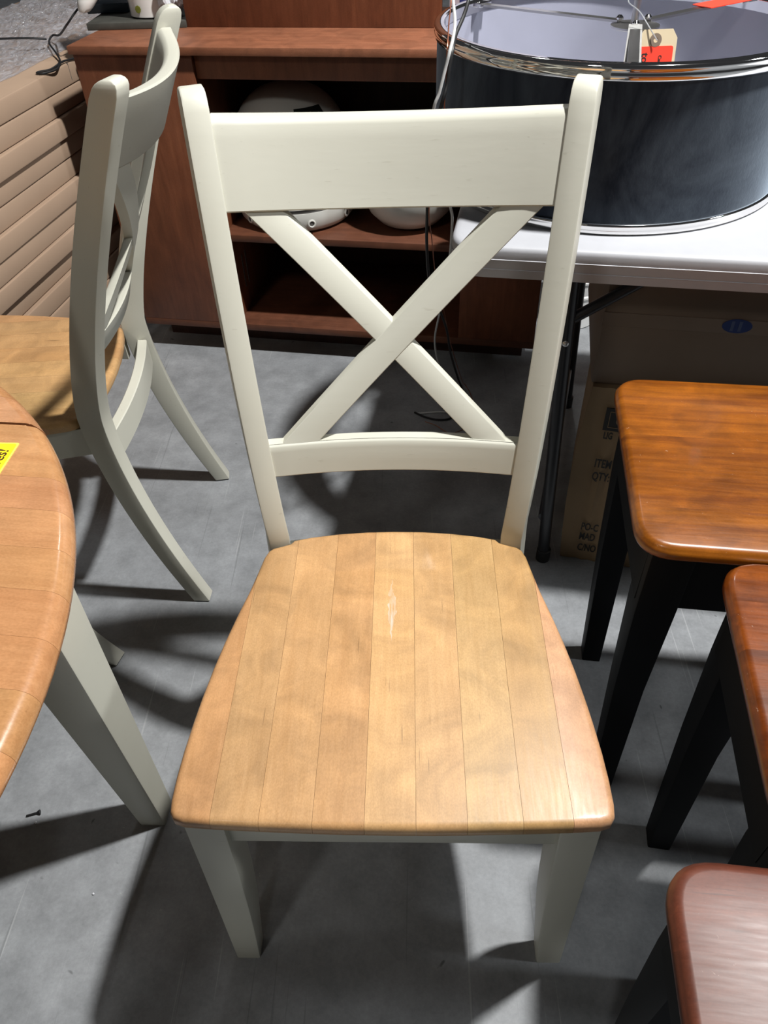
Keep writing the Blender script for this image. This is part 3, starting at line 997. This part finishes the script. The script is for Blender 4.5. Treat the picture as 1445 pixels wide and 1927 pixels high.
# ------------------------------------------------------------------ drum shade on the table
LX, LY, LR = 0.362, 1.060, 0.292
LB, LT = 0.7402, 0.966
sh = thing('drum_shade', 'large slate velvet drum pendant shade with chrome rims on the folding table', 'lamp shade', (LX, LY, LB), 0.0)
H = LT-LB
bm = bmesh.new(); ring_solid(bm, [(LR, 0.016), (LR, H-0.016), (LR-0.002, H-0.016), (LR-0.002, 0.016)], seg=120)
finish('velvet_shell', bm, M['velvet'], sh)
bm = bmesh.new(); ring_solid(bm, [(LR-0.0025, 0.006), (LR-0.0025, H-0.006), (LR-0.004, H-0.006), (LR-0.004, 0.006)], seg=120)
finish('inner_liner', bm, M['liner'], sh)
for z0, z1, nm in ((H-0.021, H, 'top_rim'), (0.0, 0.017, 'bottom_rim')):
    zc = (z0+z1)/2
    bm = bmesh.new()
    ring_solid(bm, [(LR+0.002, z0), (LR+0.0042, z0+0.003), (LR+0.0050, zc-0.001), (LR+0.0036, zc+0.002), (LR+0.0052, zc+0.004), (LR+0.0045, z1-0.0015), (LR+0.002, z1), (LR-0.010, z1), (LR-0.0115, z1-0.001), (LR-0.0115, z1-0.004), (LR-0.005, z1-0.005), (LR-0.005, z0)], seg=144)
    finish(nm, bm, M['chrome'], sh, angle=70)
hx, hy, hz = 0.022, 0.004, H-0.012
bm = bmesh.new(); lathe(bm, [(0.002, hz-0.004), (0.034, hz-0.004), (0.038, hz-0.002), (0.038, hz+0.0005), (0.034, hz+0.001), (0.002, hz+0.003)], hx, hy, 40)
hub = finish('hub_plate', bm, M['nickel'], sh)
for ang in (138, 34, -99):
    a = math.radians(ang)
    e = Vector((math.cos(a), math.sin(a)))*(LR-0.008)
    s0 = Vector((hx, hy)) + (e-Vector((hx, hy))).normalized()*0.028
    d = (e-s0).normalized(); n = Vector((-d.y, d.x))*0.0075
    bm = bmesh.new()
    rings = []
    for p in (s0, e):
        rings.append([Vector((p.x+n.x, p.y+n.y, hz+0.0015)), Vector((p.x-n.x, p.y-n.y, hz+0.0015)), Vector((p.x-n.x, p.y-n.y, hz+0.0050)), Vector((p.x+n.x, p.y+n.y, hz+0.0050))])
    loft(bm, rings)
    arm = finish('spider_arm', bm, M['nickel'], sh)
    bm = bmesh.new(); lathe(bm, [(0.0005, 0), (0.006, 0), (0.006, 0.003), (0.003, 0.006), (0.0005, 0.0062)], s0.x, s0.y, 16)
    for v in bm.verts: v.co.z += hz+0.005
    finish('screw', bm, M['chrome'], arm)
    bm = bmesh.new(); add_box(bm, -0.014, 0.004, -0.016, 0.016, hz+0.001, hz+0.0095, bev=0.001)
    finish('rim_bracket', bm, M['chrome'], arm, loc=(e.x, e.y, 0), rot=(0, 0, a))
    if ang == -99:      # cloth tape wrapped along the near arm
        bm = bmesh.new()
        rings = []
        for i in range(9):
            s = i/8
            p = s0.lerp(e, s*0.80)
            zz = hz - 0.012*s + 0.0005*math.sin(s*9)
            nn = n*(1.35+0.25*s)
            rings.append([Vector((p.x+nn.x, p.y+nn.y, zz)), Vector((p.x-nn.x, p.y-nn.y, zz)), Vector((p.x-nn.x, p.y-nn.y, zz+0.0062)), Vector((p.x+nn.x, p.y+nn.y, zz+0.0062))])
        loft(bm, rings)
        finish('cloth_tape', bm, M['duct'], sh)
bm = bmesh.new(); tube(bm, [(hx-0.002, hy, 0.012), (hx-0.002, hy, hz), (hx-0.002, hy, hz+0.13)], 0.0055, 14)
finish('centre_rod', bm, M['nickel'], sh)

# price tags on the shade
tg = thing('price_tag', 'manila price tag with red sticker wired to the shade hub', 'tag', (0.405, 0.990, 0.921), 0.05)
bm = bmesh.new()
o2 = [(-0.030, -0.075), (0.030, -0.075), (0.030, 0.028), (0.022, 0.040), (-0.022, 0.040), (-0.030, 0.028)]
rings = [[Vector((x, yy, z)) for x, z in o2] for yy in (-0.0004, 0.0004)]
loft(bm, rings); card = finish('manila_card', bm, M['manila'], tg, rot=(-0.25, 0, 0))
bm = bmesh.new(); ring_solid(bm, [(0.0035, -0.0008), (0.009, -0.0008), (0.009, 0.0008), (0.0035, 0.0008)], seg=24)
finish('grommet', bm, M['grommet'], card, loc=(-0.003, -0.0004, 0.026), rot=(PI/2, 0, 0))
bm = bmesh.new()
q = round_poly([Vector((-0.030, -0.073)), Vector((0.0255, -0.073)), Vector((0.0255, 0.018)), Vector((-0.030, 0.018))], 0.004, 3)
loft(bm, [[Vector((p.x, yy, p.y)) for p in q] for yy in (-0.0010, -0.0004)])
stk = finish('red_sticker', bm, M['red'], card)
for body, size, x, z in (('to th', 0.016, -0.022, 0.010), ('Br', 0.014, -0.008, -0.002), ('Cart Item', 0.007, 0.004, 0.006)):
    text_mesh('print', body, size, M['ink'], card, (x, -0.00125, z), (PI/2, PI/2, 0), offset=0.0002)
bm = bmesh.new()
tube(bm, spline([(-0.003, -0.001, 0.026), (-0.018, 0.01, 0.045), (-0.030, 0.025, 0.060), (-0.042, 0.045, 0.068), (-0.040, 0.058, 0.074), (-0.050, 0.060, 0.080)], 6), 0.0009, 6)
finish('tie_wire', bm, M['wire_grey'], tg)

tg2 = thing('red_tag', 'red paper tag lying on the right spider arm of the shade', 'tag', (LX+hx+0.165, LY+hy+0.115, LB+hz+0.0060), math.radians(34))
bm = bmesh.new()
q = round_poly([Vector((-0.045, -0.020)), Vector((0.06, -0.020)), Vector((0.06, 0.020)), Vector((-0.045, 0.020))], 0.003, 2)
slab(bm, q, [(0, 0), (0, 0.0012)])
finish('tag_card', bm, M['red'], tg2)

# cords hanging over the shade rim down to the floor
def cord(pts, r, mat, label):
    bm = bmesh.new()
    tube(bm, spline(pts, 8), r, 8)
    tag(finish('loose_cable', bm, M[mat]), label, 'cable', 'loose pendant cables')
cord([(0.382, 1.066, 1.084), (0.34, 1.066, 1.125), (0.24, 1.05, 1.125), (0.13, 1.025, 1.085), (0.088, 1.0, 1.044), (0.09, 0.98, 1.008), (0.091, 0.93, 0.99), (0.087, 0.89, 0.978), (0.082, 0.87, 0.966), (0.076, 0.865, 0.945), (0.068, 0.86, 0.916), (0.06, 0.86, 0.89), (0.064, 0.88, 0.818), (0.091, 0.92, 0.733), (0.098, 0.95, 0.684), (0.098, 1.05, 0.542), (0.088, 1.15, 0.405), (0.082, 1.22, 0.3), (0.094, 1.3, 0.192), (0.118, 1.43, 0.05), (0.135, 1.46, 0.004), (0.148, 1.4184, 0.0035), (0.1376, 1.3498, 0.0035), (0.0934, 1.3432, 0.0035), (0.0407, 1.3367, 0.0035)],
     0.0024, 'white_cord', 'white cable hanging beside the drum shade to the floor')
cord([(0.384, 1.060, 1.084), (0.35, 1.050, 1.130), (0.25, 1.035, 1.130), (0.165, 1.015, 1.085), (0.123, 1.0, 1.043), (0.112, 0.97, 1.009), (0.104, 0.94, 0.995), (0.092, 0.91, 0.978), (0.0865, 0.88, 0.966), (0.082, 0.87, 0.947), (0.079, 0.865, 0.925), (0.072, 0.86, 0.902), (0.059, 0.88, 0.849), (0.054, 0.9, 0.796), (0.054, 0.93, 0.723), (0.055, 0.98, 0.639), (0.063, 1.05, 0.532), (0.084, 1.12, 0.442), (0.108, 1.2, 0.339), (0.125, 1.29, 0.22), (0.155, 1.43, 0.06), (0.170, 1.46, 0.004), (0.1749, 1.43, 0.0035), (0.1677, 1.3668, 0.0035), (0.1361, 1.3155, 0.0035), (0.0996, 1.3064, 0.0035), (0.0638, 1.3192, 0.0035), (0.0349, 1.3418, 0.0035)],
     0.0028, 'rubber', 'black cable hanging beside the drum shade to the floor')
cord([(0.379, 1.062, 1.084), (0.33, 1.058, 1.115), (0.22, 1.045, 1.115), (0.12, 1.02, 1.080), (0.085, 1.0, 1.044), (0.086, 0.96, 1.011), (0.082, 0.92, 0.992), (0.079, 0.88, 0.974), (0.078, 0.872, 0.962), (0.078, 0.868, 0.937), (0.076, 0.865, 0.904), (0.075, 0.87, 0.874), (0.066, 0.9, 0.803), (0.057, 0.925, 0.721), (0.064, 0.98, 0.648), (0.075, 1.05, 0.543), (0.1, 1.16, 0.402), (0.119, 1.25, 0.282), (0.165, 1.42, 0.06), (0.182, 1.47, 0.004), (0.1937, 1.4306, 0.0025), (0.1971, 1.3662, 0.0025), (0.1774, 1.2812, 0.0025), (0.1475, 1.2536, 0.0025), (0.126, 1.247, 0.0025), (0.0917, 1.2826, 0.0025), (0.0636, 1.3, 0.0025)],
     0.0010, 'copper', 'thin bare copper wire hanging beside the drum shade')

# ------------------------------------------------------------------ cartons under the folding table
cb = thing('shipping_carton', 'dented brown shipping carton with black stencilled lettering under the folding table', 'carton', (0.353, 0.803, 0), -0.24)
BW, BD, BH = 0.52, 0.40, 0.447
bm = bmesh.new()
cols = [0.0, 0.018, 0.034, 0.046, 0.060, 0.072, 0.088, 0.15, 0.3, BW]
dent = [0.0, -0.001, 0.006, -0.002, 0.005, -0.001, 0.0, 0.0, 0.0, 0.0]
rings = []
for z in [0.0006, 0.004, 0.08, 0.16, 0.24, 0.32, 0.40, BH-0.003, BH]:
    w = math.sin(min(1, z/BH)*PI)
    ring = [Vector((x - (0.010*w if i == 0 else 0.006*w if i == 1 else 0), dent[i]*(0.4+w), z)) for i, x in enumerate(cols)]
    ring += [Vector((BW, BD, z)), Vector((0.0, BD, z))]
    rings.append(ring)
loft(bm, rings)
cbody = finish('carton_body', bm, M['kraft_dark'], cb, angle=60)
for body, size, x, z in (('LIG', 0.022, 0.036, 0.338), ('ITEM', 0.029, 0.031, 0.267), ('QTY:', 0.029, 0.031, 0.234), ('PO-C', 0.029, 0.031, 0.094), ('MAD', 0.029, 0.031, 0.065), ('C/NO', 0.029, 0.032, 0.032)):
    text_mesh('stencil', body, size, M['ink'], cbody, (x, -0.0036, z), (PI/2, 0, 0), offset=0.0007, xs=0.52)
bm = bmesh.new(); add_box(bm, 0.032, 0.090, -0.0034, -0.0012, 0.357, 0.407); lg_ = finish('logo_square', bm, M['ink'], cbody)
bm = bmesh.new()
for d in ((0.040, 0.082, 0.3640, 0.3650), (0.040, 0.082, 0.3990, 0.400), (0.040, 0.041, 0.364, 0.400), (0.081, 0.082, 0.364, 0.400)):
    add_box(bm, d[0], d[1], -0.0040, -0.0030, d[2], d[3])
finish('logo_frame', bm, M['kraft_dark'], lg_)
bm = bmesh.new(); lathe(bm, [(0.0005, 0), (0.009, 0), (0.009, 0.0008), (0.0005, 0.0008)], seg=28)
finish('logo_disc', bm, M['kraft_dark'], lg_, loc=(0.062, -0.0032, 0.380), rot=(PI/2, 0, 0))

cu = thing('wrapped_carton', 'brown film-wrapped carton with blue oval sticker on the lettered carton', 'carton', (0.350, 0.812, 0.4475), -0.16)
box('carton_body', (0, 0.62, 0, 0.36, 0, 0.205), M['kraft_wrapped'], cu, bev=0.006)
box('tape_strip', (0.0, 0.62, -0.0012, 0.0005, 0.118, 0.143), M['tape'], cu, bev=0)
bm = bmesh.new(); lathe(bm, [(0.0005, 0), (1.0, 0), (1.0, 0.0012), (0.0005, 0.0012)], seg=40)
for v in bm.verts: v.co = Vector((v.co.x*0.0235, v.co.y*0.0125, v.co.z))
stk = finish('oval_sticker', bm, M['blue_sticker'], cu, loc=(0.215, -0.0012, 0.1325), rot=(PI/2, 0, 0))
bm = bmesh.new()
add_box(bm, -0.010, -0.005, -0.009, 0.009, 0.0010, 0.0016); add_box(bm, 0.002, 0.007, -0.009, 0.009, 0.0010, 0.0016)
finish('sticker_print', bm, M['blue_print'], stk)

# ribbed bucket and carton behind the folding table
bm = bmesh.new()
prof = [(0.02, 0.0), (0.080, 0.0), (0.084, 0.004)]
z = 0.02
while z < 0.30:
    r = 0.084 + 0.012*z/0.3
    prof += [(r, z), (r+0.001, z+0.030), (r+0.005, z+0.034), (r+0.005, z+0.040), (r+0.001, z+0.044)]
    z += 0.05
prof += [(0.1, 0.32), (0.104, 0.325), (0.102, 0.33), (0.095, 0.33), (0.08, 0.02), (0.01, 0.012)]
lathe(bm, prof, seg=48)
bk = tag(finish('ribbed_bucket', bm, M['bucket'], loc=(0.535, 1.86, 0)), 'white ribbed plastic bucket on the floor behind the folding table', 'bucket')
bm = bmesh.new(); add_box(bm, 0, 0.3, 0, 0.3, 0.0, 0.55, bev=0.003)
tag(finish('tall_carton', bm, M['kraft'], loc=(0.662, 1.80, 0), rot=(0, 0, -0.15)), 'tall plain kraft carton standing beside the ribbed bucket', 'carton')

# ------------------------------------------------------------------ debris on the floor
dsc = thing('drywall_screw', 'short black screw lying on the concrete floor', 'screw', (-0.615, 0.210, 0.0030), 0.3)
bm = bmesh.new(); tube(bm, [(-0.012, 0, 0), (-0.010, 0, 0.0002), (0.006, 0, 0.001)], 0.0016, 8); finish('shank', bm, M['rubber'], dsc)
bm = bmesh.new()
rings = [[Vector((x, r*math.cos(2*PI*k/12), 0.001 + r*math.sin(2*PI*k/12))) for k in range(12)] for x, r in ((0.005, 0.0018), (0.009, 0.0040), (0.0105, 0.0042))]
loft(bm, rings); finish('head', bm, M['rubber'], dsc)
for k, (x, y, r, lb) in enumerate(((-0.607, 0.196, 0.0024, 'white plaster crumb beside the black screw'), (-0.475, 0.085, 0.0018, 'white plaster crumb on the floor near the table leg'))):
    bm = bmesh.new()
    bmesh.ops.create_icosphere(bm, subdivisions=2, radius=r)
    for v in bm.verts:
        v.co *= 1 + 0.35*noise.noise(v.co*900 + Vector((k, 0, 0)))
    tag(finish('plaster_crumb', bm, M['crinkle'], loc=(x, y, r*0.85)), lb, 'crumb')
